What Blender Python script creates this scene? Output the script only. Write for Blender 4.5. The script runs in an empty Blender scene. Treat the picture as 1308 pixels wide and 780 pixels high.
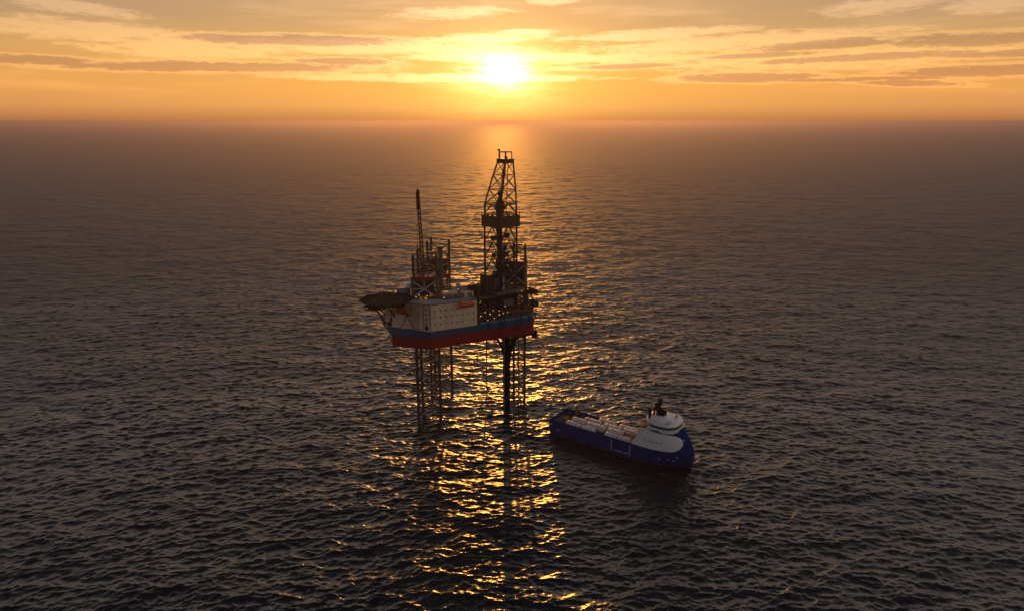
import bpy, bmesh, math, random
import numpy as np
from mathutils import Vector, Matrix
random.seed(4)
RNG = np.random.default_rng(11)
R = math.radians
scene = bpy.context.scene
COL = scene.collection

# ------------------------------------------------------------------ camera
CAM_H = 150.0
cam_d = bpy.data.cameras.new("camera")
cam = bpy.data.objects.new("camera", cam_d)
COL.objects.link(cam)
cam.location = (0, 0, CAM_H)
cam.rotation_euler = (R(90 - 15.1157), 0, 0)
cam_d.sensor_fit = 'HORIZONTAL'
cam_d.sensor_width = 36.0
cam_d.lens = 36.0 * 870.0 / 1308.0
cam_d.clip_start = 0.5
cam_d.clip_end = 300000
scene.camera = cam

# ------------------------------------------------------------------ node helper
class NT:
    def __init__(self, tree):
        self.t = tree
        tree.nodes.clear()
    def n(self, kind, **kw):
        nd = self.t.nodes.new(kind)
        for k, v in kw.items():
            setattr(nd, k, v)
        return nd
    def link(self, a, b):
        self.t.links.new(a, b)
    def put(self, sock, v):
        if hasattr(v, 'is_linked') or hasattr(v, 'links'):
            self.t.links.new(v, sock)
        else:
            sock.default_value = v
    def m(self, op, a, b=0.0, c=0.0, clamp=False):
        nd = self.n('ShaderNodeMath', operation=op, use_clamp=clamp)
        self.put(nd.inputs[0], a); self.put(nd.inputs[1], b); self.put(nd.inputs[2], c)
        return nd.outputs[0]
    def mr(self, v, a, b, c=0.0, d=1.0, smooth=True):
        nd = self.n('ShaderNodeMapRange')
        nd.interpolation_type = 'SMOOTHSTEP' if smooth else 'LINEAR'
        for i, x in enumerate((v, a, b, c, d)):
            self.put(nd.inputs[i], x)
        return nd.outputs[0]
    def mix(self, f, a, b, mode='MIX'):
        nd = self.n('ShaderNodeMix', data_type='RGBA', blend_type=mode)
        nd.clamp_factor = True
        self.put(nd.inputs[0], f)
        for i, x in ((6, a), (7, b)):
            if isinstance(x, tuple) and len(x) == 3:
                x = x + (1,)
            self.put(nd.inputs[i], x)
        return nd.outputs[2]
    def comb(self, x, y, z):
        nd = self.n('ShaderNodeCombineXYZ')
        for i, v in enumerate((x, y, z)):
            self.put(nd.inputs[i], v)
        return nd.outputs[0]
    def noise(self, vec, scale, detail=4, rough=0.5, dist=0.0):
        nd = self.n('ShaderNodeTexNoise')
        self.put(nd.inputs['Vector'], vec)
        nd.inputs['Scale'].default_value = scale
        nd.inputs['Detail'].default_value = detail
        nd.inputs['Roughness'].default_value = rough
        nd.inputs['Distortion'].default_value = dist
        return nd.outputs[0]
    def ramp(self, f, stops):
        nd = self.n('ShaderNodeValToRGB')
        self.put(nd.inputs[0], f)
        el = nd.color_ramp.elements
        while len(el) < len(stops):
            el.new(0.5)
        for e, (p, c) in zip(el, stops):
            e.position = p
            e.color = tuple(c) + (1,)
        return nd.outputs[0]

# ------------------------------------------------------------------ sky
SUN_AZ, SUN_EL = -0.75, 3.79          # degrees, azimuth clockwise from +Y
w = bpy.data.worlds.new("World")
scene.world = w
w.use_nodes = True
T = NT(w.node_tree)
tc = T.n('ShaderNodeTexCoord')
sep = T.n('ShaderNodeSeparateXYZ')
T.link(tc.outputs['Generated'], sep.inputs[0])
X, Y, Z = sep.outputs
DEG = 180 / math.pi
az = T.m('MULTIPLY', T.m('ARCTAN2', X, Y), DEG)
el = T.m('MULTIPLY', T.m('ARCSINE', Z), DEG)
# physical sky under everything
sky = T.n('ShaderNodeTexSky', sky_type='NISHITA')
sky.sun_disc = False
sky.sun_elevation = R(SUN_EL)
sky.sun_rotation = R(SUN_AZ)
sky.air_density, sky.dust_density, sky.ozone_density = 1.6, 4.0, 1.0
SKYMUL = 10.0                          # background strength is 0.1
def sc(c, k=SKYMUL):
    return tuple(v * k for v in c)
elc = T.m('DIVIDE', T.m('MAXIMUM', el, 0.0), 90.0)
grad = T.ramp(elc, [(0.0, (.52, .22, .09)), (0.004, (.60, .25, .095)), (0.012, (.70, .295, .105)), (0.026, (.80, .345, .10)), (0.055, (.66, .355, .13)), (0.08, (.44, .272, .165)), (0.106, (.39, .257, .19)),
                    (0.15, (1.16, .94, .84)), (0.25, (1.1, 1.0, 1.0)), (0.37, (.10, .11, .13)), (1.0, (.05, .062, .085))])  # bright band above the view is made up, added to lighten the sea's reflections
# angle from the sun (vertical squeezed slightly by the haze layers)
daz = T.m('SUBTRACT', az, SUN_AZ)
del_ = T.m('SUBTRACT', el, SUN_EL)
def ang(kx, ky):
    a = T.m('MULTIPLY', daz, kx); b = T.m('MULTIPLY', del_, ky)
    return T.m('SQRT', T.m('ADD', T.m('MULTIPLY', a, a), T.m('MULTIPLY', b, b)))
th = ang(1, 1)
def glow(t, width, col, power=1.0):
    q = T.m('DIVIDE', t, width)
    if power != 1.0:
        q = T.m('POWER', q, power)
    e = T.m('EXPONENT', T.m('MULTIPLY', q, -1.0))
    return T.mix(1.0, (0, 0, 0), T.mix(e, (0, 0, 0), sc(col)), 'ADD')
# ---- cloud field in azimuth / elevation degrees
v1 = T.comb(T.m('MULTIPLY', az, 0.055), T.m('MULTIPLY', el, 0.55), 0.0)
n1 = T.noise(v1, 1.3, 6, 0.58, 0.4)
v2 = T.comb(T.m('MULTIPLY', az, 0.16), T.m('ADD', T.m('MULTIPLY', el, 1.3), T.m('MULTIPLY', az, 0.02)), 3.7)
n2 = T.noise(v2, 1.6, 6, 0.6, 0.6)
v3 = T.comb(T.m('MULTIPLY', az, 0.5), T.m('MULTIPLY', el, 2.6), 9.1)
n3 = T.noise(v3, 1.0, 5, 0.62, 0.5)
v4 = T.comb(T.m('MULTIPLY', az, 1.5), T.m('ADD', T.m('MULTIPLY', el, 7.0), T.m('MULTIPLY', az, .1)), 4.4)
n4 = T.noise(v4, 1.0, 6, 0.65, 0.8)
wob = T.m('ADD', T.m('MULTIPLY', T.m('SUBTRACT', n4, 0.5), 1.9), T.m('ADD', T.m('MULTIPLY', T.m('SUBTRACT', n2, 0.5), 2.4), T.m('MULTIPLY', T.m('SUBTRACT', n3, 0.5), 1.9)))
def streak(a0, e0, ra, re, tilt=0.0, k=1.0):
    a = T.m('SUBTRACT', az, a0)
    e = T.m('SUBTRACT', T.m('SUBTRACT', el, e0), T.m('MULTIPLY', a, tilt))
    a = T.m('DIVIDE', a, ra); e = T.m('DIVIDE', e, re)
    d = T.m('ADD', T.m('MULTIPLY', a, a), T.m('MULTIPLY', e, e))
    d = T.m('ADD', T.m('SUBTRACT', 1.0, d), T.m('MULTIPLY', wob, k))
    return T.m('MAXIMUM', d, -4.0)
def union(lst):
    o = lst[0]
    for q in lst[1:]:
        o = T.m('MAXIMUM', o, q)
    return o
bright_d = union([streak(*q) for q in [
    (-4.6, 8.1, 4.6, .50, .03), (-30.5, 7.3, 4.0, .45, -.05), (26.5, 7.7, 4.2, .6, .05), (33.5, 7.3, 3.2, .55, -.02),
    (-30, 5.9, 9.5, .75, -.03), (-24, 5.0, 8.5, .75, -.02), (-12.0, 5.5, 14.0, .55, .0), (-2.8, 6.2, 5.5, .42, .03),
    (1.0, 6.75, 2.8, .22, .0), (-2.0, 4.9, 9, .45, .0), (11.0, 6.4, 7.5, .5, .035), (17.0, 5.7, 12, .7, .03),
    (9, 4.7, 9, .5, .0), (24.0, 4.3, 13, .8, .01), (3.0, 8.9, 2.0, .3, 0), (-6, 3.3, 14, .35, 0)]])
dark_d = union([streak(*q) for q in [
    (-16.5, 5.85, 8.5, .42, .01), (-22.5, 3.85, 10.5, .40, .015), (-13.2, 4.45, 3.6, .26, .0), (8.8, 4.15, 4.2, .22, .02),
    (18.3, 3.15, 5.5, .36, -.01), (23.5, 5.35, 5.5, .38, .03), (32.5, 5.2, 5.5, .5, -.02), (33.5, 3.2, 5.5, .42, .0),
    (29.0, 2.55, 3.5, .22, -.05), (26, 4.35, 8, .28, .012), (19.5, 4.75, 5, .2, .02), (35, 4.25, 5, .25, .0), (25, 2.9, 7, .16, .0), (-33.5, 3.9, 4, .3, .0), (-3.2, 3.95, 1.1, .16, 0)]])
bright = T.mr(bright_d, -0.35, 0.9)
dark = T.mr(dark_d, -0.15, 0.55)
rim = T.m('MULTIPLY', T.mr(dark_d, -1.3, -0.2), 0.55)
fade_low = T.mr(el, 0.9, 3.0)
soft = T.m('MULTIPLY', T.m('MULTIPLY', T.mr(n1, 0.45, 0.72), fade_low), 0.45)
high = T.m('MULTIPLY', T.mr(el, 9.0, 20.0), T.mr(n1, 0.42, 0.65))      # broken cloud overhead, out of frame
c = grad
c = T.mix(T.m('MULTIPLY', high, 0.5), c, sc((.012, .012, .016), 10))if False else c
azf = T.m('COSINE', T.m('DIVIDE', T.m('SUBTRACT', az, 35.0), DEG))
azk = T.mr(azf, -1.0, 0.6, 0.0, 1.0)
c = T.mix(1.0, c, T.mix(azk, (.36, .42, .56), (1, 1, 1)), 'MULTIPLY')
nish = T.mix(1.0, (0, 0, 0), sky.outputs[0], 'ADD')
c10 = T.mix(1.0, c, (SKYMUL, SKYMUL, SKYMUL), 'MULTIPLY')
c10 = T.mix(0.06, c10, nish)
c10 = T.mix(1.0, c10, glow(ang(0.55, 1), 12.5, (.40, .205, .0)), 'ADD')
c10 = T.mix(1.0, c10, glow(ang(1, .8), 5.0, (.27, .15, .06)), 'ADD')
c10 = T.mix(1.0, c10, glow(T.m('SQRT', T.m('ADD', T.m('POWER', T.m('ABSOLUTE', T.m('MULTIPLY', daz, .8)), 2.0), T.m('POWER', T.m('ABSOLUTE', T.m('SUBTRACT', el, 1.6)), 2.0))), 4.2, (.36, .20, .012), 1.6), 'ADD')
lum = T.mix(1.0, c10, (1.34, 1.30, 1.22), 'MULTIPLY')
lum = T.mix(1.0, lum, glow(ang(0.5, 1), 4.0, (.5, .5, .45)), 'ADD')
lum = T.mix(1.0, lum, sc((.06, .05, .035)), 'ADD')
c10 = T.mix(soft, c10, lum)
c10 = T.mix(T.m('MULTIPLY', bright, 0.95), c10, lum)
c10 = T.mix(rim, c10, lum)
drk = T.mix(1.0, c10, (.60, .56, .68), 'MULTIPLY')
c10 = T.mix(T.m('MULTIPLY', dark, 0.85), c10, drk)
# aureole and the sun itself, seen through thin streaks
au = T.mix(1.0, glow(ang(0.6, 1.0), 1.25, (2.4, 1.65, .8), 1.3), glow(ang(.55, 1), 0.52, (9, 8, 6), 1.3), 'ADD')
thin = T.mr(T.m('ADD', T.m('MULTIPLY', n2, 0.5), T.m('MULTIPLY', n4, 0.5)), 0.42, 0.58, 1.0, 0.3)
c10 = T.mix(1.0, c10, T.mix(1.0, au, T.comb(thin, thin, thin), 'MULTIPLY'), 'ADD')
c10 = T.mix(1.0, c10, T.mix(T.mr(el, -0.3, 1.3), (.80, .70, .68), (1, 1, 1)), 'MULTIPLY')
bg = T.n('ShaderNodeBackground')
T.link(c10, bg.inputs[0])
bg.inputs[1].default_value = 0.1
out = T.n('ShaderNodeOutputWorld')
T.link(bg.outputs[0], out.inputs[0])

sun_d = bpy.data.lights.new("sun", 'SUN')
sun = bpy.data.objects.new("sun", sun_d)
COL.objects.link(sun)
sd = Vector((math.sin(R(SUN_AZ)) * math.cos(R(SUN_EL)), math.cos(R(SUN_AZ)) * math.cos(R(SUN_EL)), math.sin(R(SUN_EL))))
sun.rotation_euler = sd.to_track_quat('Z', 'Y').to_euler()
sun.location = (0, 400, 400)
sun_d.energy = 3.1
sun_d.angle = R(0.5)
sun_d.color = (1.0, 0.385, 0.055)

# ------------------------------------------------------------------ sea
WIND = R(-84)                         # waves run roughly towards the camera
def wave_tile(L, N, lmin, lmax, slope, spread, wd):
    k1 = 2 * np.pi * np.fft.fftfreq(N, L / N)
    kx, ky = np.meshgrid(k1, k1)
    k = np.hypot(kx, ky); k[0, 0] = 1e9
    cosd = (kx * math.cos(wd) + ky * math.sin(wd)) / k
    S = k ** -4.0 * (0.06 + np.abs(cosd) ** spread)
    S *= 1 / (1 + np.exp(-(np.log(2 * np.pi / k) - np.log(lmin)) * 9)) / (1 + np.exp((np.log(2 * np.pi / k) - np.log(lmax)) * 9))
    S[0, 0] = 0
    h = (RNG.standard_normal((N, N)) + 1j * RNG.standard_normal((N, N))) * np.sqrt(S)
    z = np.fft.ifft2(h).real
    sx = np.fft.ifft2(1j * kx * h).real; sy = np.fft.ifft2(1j * ky * h).real
    g = slope / math.sqrt((sx ** 2 + sy ** 2).mean())
    dx = np.fft.ifft2(-1j * kx / k * h).real; dy = np.fft.ifft2(-1j * ky / k * h).real
    return [np.ascontiguousarray(a * g).astype(np.float32) for a in (dx, dy, z)], L, N
BANDS = [  # tile, points, shortest and longest wave, rms slope, spread, direction
    (997., 256, 36., 120., .022, 1.2, WIND - .12),
    (431., 256, 12., 36., .056, 3, WIND - .10),
    (211., 256, 5., 12., .112, 5, WIND + .05),
    (107., 256, 2.5, 5., .20, 5, WIND),
    (59., 256, 1.25, 2.5, .205, 4, WIND + .1),
    (29., 256, 0.65, 1.25, .15, 3, WIND - .15)]
FINE = R(54); DTH = 0.0016
th_f = np.arange(-FINE, FINE, DTH)
th_c = np.linspace(FINE, 2 * np.pi - FINE, 60)[:-1]
ths = np.concatenate([th_f, th_c])
rs = [2.0, 8, 20, 40, 70, 100, 120]
r = 125.0
while r < 6500:
    rs.append(r); r += 0.0016 * r * max(1.0, r / 500) ** 0.45
while r < 90000:
    rs.append(r); r *= 1.05
rs = np.array(rs)
drs = np.gradient(rs)
RR, TT = np.meshgrid(rs, ths, indexing='ij')
DR = np.repeat(drs[:, None], len(ths), 1)
dth = np.concatenate([np.full(len(th_f), DTH), np.full(len(th_c), th_c[1] - th_c[0])])
SP = np.maximum(np.minimum(DR, 3.2 * RR * DTH), RR * dth[None, :])
PX = (RR * np.sin(TT)).astype(np.float64); PY = (RR * np.cos(TT)).astype(np.float64)
DX = np.zeros_like(PX); DY = np.zeros_like(PX); DZ = np.zeros_like(PX); LOST = np.zeros_like(PX)
for (L, N, l0, l1, sl, spd, wd) in BANDS:
    (tx, ty, tz), L, N = wave_tile(L, N, l0, l1, sl, spd, wd)
    lam = math.sqrt(l0 * l1)
    wgt = np.clip((lam / SP - 1.3) / 1.6, 0, 1)
    u = (PX / L * N) % N; v = (PY / L * N) % N
    i0 = np.floor(u).astype(int); j0 = np.floor(v).astype(int)
    fu = u - i0; fv = v - j0
    fu = fu * fu * (3 - 2 * fu) * 0.35 + fu * 0.65; fv = fv * fv * (3 - 2 * fv) * 0.35 + fv * 0.65
    i0 %= N; j0 %= N; i1 = (i0 + 1) % N; j1 = (j0 + 1) % N
    for t, D, k in ((tx, DX, -1.1), (ty, DY, -1.1), (tz, DZ, 1.0)):
        D += k * wgt * ((t[j0, i0] * (1 - fu) + t[j0, i1] * fu) * (1 - fv) + (t[j1, i0] * (1 - fu) + t[j1, i1] * fu) * fv)
    LOST += sl * sl * (1 - wgt ** 2)
co = np.stack([PX + DX, PY + DY, DZ], -1).reshape(-1, 3).astype(np.float32)
nr, ncol = RR.shape
ii = np.arange(nr - 1)[:, None] * ncol; jj = np.arange(ncol)[None, :]; jn = (jj + 1) % ncol
quads = np.stack([ii + jj, ii + jn, ii + ncol + jn, ii + ncol + jj], -1).reshape(-1, 4)[:, ::-1]
# cap of the innermost ring
cap = np.array([[0, (k + 1), k] for k in range(1, ncol - 1)])
me = bpy.data.meshes.new("sea")
nq, nc_ = len(quads), len(cap)
me.vertices.add(len(co)); me.vertices.foreach_set("co", co.ravel())
loops = np.concatenate([quads.ravel(), cap.ravel()]).astype(np.int32)
me.loops.add(len(loops)); me.loops.foreach_set("vertex_index", loops)
me.polygons.add(nq + nc_)
me.polygons.foreach_set("loop_start", np.concatenate([np.arange(nq) * 4, nq * 4 + np.arange(nc_) * 3]).astype(np.int32))
me.update(calc_edges=True)
me.polygons.foreach_set("use_smooth", np.ones(nq + nc_, dtype=bool))
at = me.attributes.new("ripple", 'FLOAT', 'POINT')
at.data.foreach_set("value", LOST.ravel().astype(np.float32))
me.validate()
sea = bpy.data.objects.new("sea", me)
COL.objects.link(sea)
sea["kind"] = "structure"; sea["label"] = "dark choppy sea reaching to the hazy horizon"
print("SEA VERTS", len(co))
del RR, TT, DR, SP, PX, PY, DX, DY, DZ, LOST, co, quads, loops

m = bpy.data.materials.new("sea_water")
m.use_nodes = True
S_ = NT(m.node_tree)
ge = S_.n('ShaderNodeNewGeometry')
rip = S_.n('ShaderNodeAttribute', attribute_name='ripple')
mp = S_.n('ShaderNodeMapping'); S_.link(ge.outputs['Position'], mp.inputs[0])
mp.inputs['Scale'].default_value = (0.8, 1.15, 1); mp.inputs['Rotation'].default_value = (0, 0, R(6))
b1 = S_.noise(mp.outputs[0], 1.5, 3, 0.55, 0.3)
bump = S_.n('ShaderNodeBump'); S_.link(b1, bump.inputs['Height'])
bump.inputs['Strength'].default_value = 1.0; bump.inputs['Distance'].default_value = 0.12
gust = S_.noise(ge.outputs['Position'], 0.009, 5, 0.6, 0.8)
msv = S_.m('ADD', S_.m('MULTIPLY', rip.outputs['Fac'], S_.m('ADD', 0.1, S_.m('MULTIPLY', rip.outputs['Fac'], 10.0))), S_.mr(gust, 0.35, 0.7, 0.0007, 0.0022))
rough = S_.m('POWER', S_.m('MULTIPLY', msv, 1.7), 0.25)
ps = S_.n('ShaderNodeBsdfPrincipled')
ps.inputs['Base Color'].default_value = (.005, .009, .0125, 1)
ps.inputs['IOR'].default_value = 1.333
S_.link(rough, ps.inputs['Roughness'])
S_.link(bump.outputs[0], ps.inputs['Normal'])
so = S_.n('ShaderNodeOutputMaterial'); S_.link(ps.outputs[0], so.inputs[0])
me.materials.append(m)

# ------------------------------------------------------------------ air
bm = bmesh.new(); bmesh.ops.create_cube(bm, size=1.0)
hm = bpy.data.meshes.new("haze"); bm.to_mesh(hm); bm.free()
haze = bpy.data.objects.new("haze", hm); COL.objects.link(haze)
HB, HT = -8.0, 156.0
haze.scale = (260000, 260000, HT - HB); haze.location = (0, 0, (HT + HB) / 2)
haze["kind"] = "stuff"; haze["label"] = "thin warm sea haze hanging over the water"
hmat = bpy.data.materials.new("haze_air"); hmat.use_nodes = True
hn = NT(hmat.node_tree)
pv = hn.n('ShaderNodeVolumePrincipled')
pv.inputs['Color'].default_value = (.32, .285, .36, 1)
pv.inputs['Density'].default_value = 0.00008
pv.inputs['Anisotropy'].default_value = 0.62
ho = hn.n('ShaderNodeOutputMaterial'); hn.link(pv.outputs[0], ho.inputs['Volume'])
hm.materials.append(hmat)

scene.view_settings.view_transform = 'Standard'
scene.view_settings.look = 'None'
scene.view_settings.exposure = 0.0
scene.view_settings.gamma = 1.0
scene.cycles.use_denoising = True
scene.cycles.max_bounces = 6
scene.cycles.sample_clamp_direct = 0.0
scene.cycles.sample_clamp_indirect = 6.0
scene.cycles.caustics_reflective = False
scene.cycles.caustics_refractive = False

# ------------------------------------------------------------------ mesh helpers
class MB:
    def __init__(self):
        self.v = []; self.f = []; self.mi = []; self.smooth = []
    def add(self, vs, fs, mi=0, smooth=False):
        o = len(self.v)
        self.v += [tuple(p) for p in vs]
        for q in fs:
            self.f.append(tuple(o + i for i in q)); self.mi.append(mi); self.smooth.append(smooth)
        return self
    def prism(self, poly, z0, z1, top=None, mi=0, mi_top=None, cap0=True):
        n = len(poly); top = top or poly
        vs = [(x, y, z0) for x, y in poly] + [(x, y, z1) for x, y in top]
        fs = [(i, (i + 1) % n, n + (i + 1) % n, n + i) for i in range(n)]
        if cap0: fs.append(tuple(range(n))[::-1])
        self.add(vs, fs, mi)
        self.add([(x, y, z1) for x, y in top], [tuple(range(n))], mi if mi_top is None else mi_top)
        return self
    def box(self, c, s, rz=0.0, mi=0):
        hx, hy, hz = s[0] / 2, s[1] / 2, s[2] / 2
        cr, sr = math.cos(rz), math.sin(rz)
        pts = [(-hx, -hy), (hx, -hy), (hx, hy), (-hx, hy)]
        poly = [(c[0] + x * cr - y * sr, c[1] + x * sr + y * cr) for x, y in pts]
        return self.prism(poly, c[2] - hz, c[2] + hz, mi=mi)
    def _frame(self, p, q):
        p, q = Vector(p), Vector(q)
        d = (q - p).normalized()
        up = Vector((0, 0, 1)) if abs(d.z) < 0.95 else Vector((0, 1, 0))
        a = d.cross(up).normalized(); b = a.cross(d).normalized()
        return p, q, a, b
    def beam(self, p, q, w, h=None, mi=0):
        h = h or w
        p, q, a, b = self._frame(p, q)
        vs = []
        for c in (p, q):
            for s, t in ((-1, -1), (1, -1), (1, 1), (-1, 1)):
                vs.append(c + a * s * w / 2 + b * t * h / 2)
        fs = [(i, (i + 1) % 4, 4 + (i + 1) % 4, 4 + i) for i in range(4)] + [(3, 2, 1, 0), (4, 5, 6, 7)]
        return self.add(vs, fs, mi)
    def tube(self, p, q, r0, r1=None, n=10, mi=0, cap=True):
        r1 = r0 if r1 is None else r1
        p, q, a, b = self._frame(p, q)
        vs = []
        for c, r in ((p, r0), (q, r1)):
            for i in range(n):
                t = 2 * math.pi * i / n
                vs.append(c + a * r * math.cos(t) + b * r * math.sin(t))
        self.add(vs, [(i, (i + 1) % n, n + (i + 1) % n, n + i) for i in range(n)], mi, True)
        if cap:
            self.add(vs[:n], [tuple(range(n))[::-1]], mi); self.add(vs[n:], [tuple(range(n))], mi)
        return self
    def path(self, pts, r, n=8, mi=0):
        for p, q in zip(pts[:-1], pts[1:]):
            self.tube(p, q, r, n=n, mi=mi)
        return self
    def loft(self, rings, mi=0, smooth=False, caps=True, closed=True):
        n = len(rings[0]); vs = [p for rg in rings for p in rg]; fs = []
        for k in range(len(rings) - 1):
            for i in range(n if closed else n - 1):
                j = (i + 1) % n
                fs.append((k * n + i, k * n + j, (k + 1) * n + j, (k + 1) * n + i))
        self.add(vs, fs, mi, smooth)
        if caps:
            self.add(rings[0], [tuple(range(n))[::-1]], mi); self.add(rings[-1], [tuple(range(n))], mi)
        return self
    def ball(self, c, r, seg=14, rings=8, sz=1.0, mi=0):
        rg = []
        for k in range(1, rings):
            a = math.pi * k / rings
            rg.append([(c[0] + r * math.sin(a) * math.cos(2 * math.pi * i / seg), c[1] + r * math.sin(a) * math.sin(2 * math.pi * i / seg),
                        c[2] - r * sz * math.cos(a)) for i in range(seg)])
        return self.loft(rg, mi, True)
    def build(self, name, mats, parent=None, label=None, world=True):
        me = bpy.data.meshes.new(name)
        vs = self.v
        if parent is not None and world:
            off = ROOT_LOC(parent)
            vs = [(x - off[0], y - off[1], z - off[2]) for x, y, z in vs]
        me.from_pydata(vs, [], self.f)
        for m_ in (mats if isinstance(mats, (list, tuple)) else [mats]):
            me.materials.append(m_)
        me.polygons.foreach_set("material_index", self.mi)
        me.polygons.foreach_set("use_smooth", self.smooth)
        bm = bmesh.new(); bm.from_mesh(me); bmesh.ops.recalc_face_normals(bm, faces=bm.faces); bm.to_mesh(me); bm.free()
        me.update()
        o = bpy.data.objects.new(name, me); COL.objects.link(o)
        if parent is not None: o.parent = parent
        if label: o["label"] = label
        return o
def ROOT_LOC(o):
    p = Vector(o.location)
    while o.parent is not None:
        o = o.parent; p += Vector(o.location)
    return p
def thing(name, label, cat, loc, rz=0.0, group=None):
    o = bpy.data.objects.new(name, None); COL.objects.link(o)
    o.empty_display_size = 1.0
    o.location = loc; o.rotation_euler = (0, 0, rz)
    o["label"] = label; o["category"] = cat
    if group: o["group"] = group
    return o
def clone(root, loc, rz, label):
    r_ = root.copy(); COL.objects.link(r_)
    r_.location = loc; r_.rotation_euler = (0, 0, rz); r_["label"] = label
    for ch in list(root.children):
        c_ = ch.copy(); COL.objects.link(c_); c_.parent = r_
        for g_ in list(ch.children):
            d_ = g_.copy(); COL.objects.link(d_); d_.parent = c_
    return r_
def paint(name, col, rough=0.5, wear=(0.10, 0.06, 0.04), amount=0.35, scale=0.35, metal=0.0, streak=True, spec=0.3, matt=False):
    m_ = bpy.data.materials.new(name); m_.use_nodes = True
    t = NT(m_.node_tree)
    g = t.n('ShaderNodeTexCoord')
    mp_ = t.n('ShaderNodeMapping'); t.link(g.outputs['Object'], mp_.inputs[0])
    mp_.inputs['Scale'].default_value = (1, 1, 0.22 if streak else 1)
    a = t.noise(mp_.outputs[0], scale, 5, 0.6, 0.2)
    b = t.noise(g.outputs['Object'], scale * 5, 3, 0.6)
    f = t.mr(t.m('ADD', t.m('MULTIPLY', a, 0.7), t.m('MULTIPLY', b, 0.3)), 0.48, 0.68)
    c_ = t.mix(t.m('MULTIPLY', f, amount), col, wear)
    c_ = t.mix(t.mr(b, 0.3, 0.7, 0.0, 0.25), c_, tuple(v * 0.75 for v in col))
    p_ = t.n('ShaderNodeBsdfPrincipled')
    t.link(c_, p_.inputs['Base Color'])
    t.link(t.mr(a, 0.3, 0.7, rough - 0.08, rough + 0.12), p_.inputs['Roughness'])
    p_.inputs['Metallic'].default_value = metal
    p_.inputs['Specular IOR Level'].default_value = spec
    if matt:
        p_ = t.n('ShaderNodeBsdfDiffuse'); t.link(c_, p_.inputs['Color'])
    o_ = t.n('ShaderNodeOutputMaterial'); t.link(p_.outputs[0], o_.inputs[0])
    return m_
def lamp_mat(name, col, k):
    m_ = bpy.data.materials.new(name); m_.use_nodes = True
    t = NT(m_.node_tree)
    e = t.n('ShaderNodeEmission'); e.inputs[0].default_value = tuple(col) + (1,); e.inputs[1].default_value = k
    o_ = t.n('ShaderNodeOutputMaterial'); t.link(e.outputs[0], o_.inputs[0])
    return m_
M = dict(
    hull_red=paint('hull_red', (.16, .003, .010), .55, (.06, .015, .015), .5, .12),
    teal=paint('teal_bulwark', (.05, .19, .26), .5, (.02, .05, .08), .5, .3),
    hull_blue=paint('hull_blue', (.008, .046, .10), .5, (.02, .05, .08), .5, .12),
    navy=paint('navy_hull', (.001, .027, .12), .5, (.008, .012, .03), .55, .12, matt=True),
    boot=paint('boot_top', (.045, .008, .008), .6, (.03, .015, .012), .5, .2),
    cream=paint('cream_wall', (.55, .44, .30), .6, (.30, .21, .13), .45, .16),
    white=paint('white_paint', (.66, .655, .63), .45, (.35, .32, .28), .25, .2),
    grey=paint('grey_paint', (.30, .32, .35), .55, (.12, .10, .08), .4, .25),
    lightgrey=paint('pale_grey_steel', (.30, .32, .36), .5, (.2, .17, .14), .35, .25),
    dark=paint('dark_steel', (.026, .023, .021), .7, (.055, .03, .015), .5, .4, spec=.12),
    mid=paint('weathered_steel', (.09, .083, .078), .6, (.09, .05, .03), .6, .4),
    leg=paint('leg_steel', (.032, .032, .035), .6, (.09, .05, .03), .6, .3),
    red=paint('red_paint', (.12, .009, .007), .5, (.15, .03, .02), .4, .3),
    orange=paint('orange_lifeboat', (.50, .065, .010), .4, (.4, .08, .02), .25, .5),
    yellow=paint('yellow_paint', (.62, .34, .03), .5, (.3, .15, .03), .4, .4),
    deck=paint('deck_plate', (.055, .075, .065), .7, (.07, .05, .035), .5, .15, streak=False, matt=True),
    helideck=paint('helideck_green', (.016, .024, .020), .95, (.05, .045, .035), .4, .12, streak=False, matt=True),
    glass=paint('dark_glass', (.01, .012, .015), .12, (.01, .01, .01), .0, .2, spec=.5),
    cargo=paint('pale_cargo_cover', (.60, .51, .45), .6, (.35, .28, .24), .35, .35),
    brown=paint('rusty_steel', (.20, .09, .04), .65, (.10, .045, .02), .6, .5),
    blue=paint('blue_box', (.10, .16, .22), .5, (.05, .06, .08), .4, .4),
    darkrust=paint('dark_rust_cladding', (.055, .030, .014), .65, (.03, .016, .010), .5, .4, spec=.15),
    black=paint('black_paint', (.012, .012, .013), .6, (.02, .017, .014), .4, .4, matt=True),
    lamp=lamp_mat('warm_lamp', (1.0, .66, .36), 1.3),
)

# ------------------------------------------------------------------ the jack-up rig
rig = thing('jack_up_rig', 'red hulled jack-up drilling rig on lattice legs with a tall derrick', 'drilling rig', (-22, 338, 0))
U = Vector((.8834, .4687)); V = Vector((-.4687, .8834)); HC = Vector((-38.0, 305.6))
HR = math.atan2(.4687, .8834)
def uv(u, v): 
    p = HC + U * u + V * v
    return (p.x, p.y)
def uvz(u, v, z):
    p = HC + U * u + V * v
    return (p.x, p.y, z)
Z0, ZB, ZD = 46.0, 51.4, 54.6
keel = [uv(0, 0), uv(55.5, 0), (11.6, 366), (-2, 378), (-30, 382), (-52, 374), (-60, 352), (-60.5, 326), (-57.3, 310.4)]
top = [uv(0, 0), uv(55.5, 0), (11.6, 366), (-2, 378), (-30, 382), (-53, 375), (-63, 352), (-65.5, 327), (-61.6, 315.0)]
midp = [(a[0] * .5 + b[0] * .5, a[1] * .5 + b[1] * .5) if i == 8 else a for i, (a, b) in enumerate(zip(keel, top))]
hb = MB()
n = len(keel)
hb.loft([[(x, y, Z0) for x, y in keel], [(x, y, ZB) for x, y in keel]], mi=0, caps=False)
hb.add([(x, y, Z0) for x, y in keel], [tuple(range(n))], 3)
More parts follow.
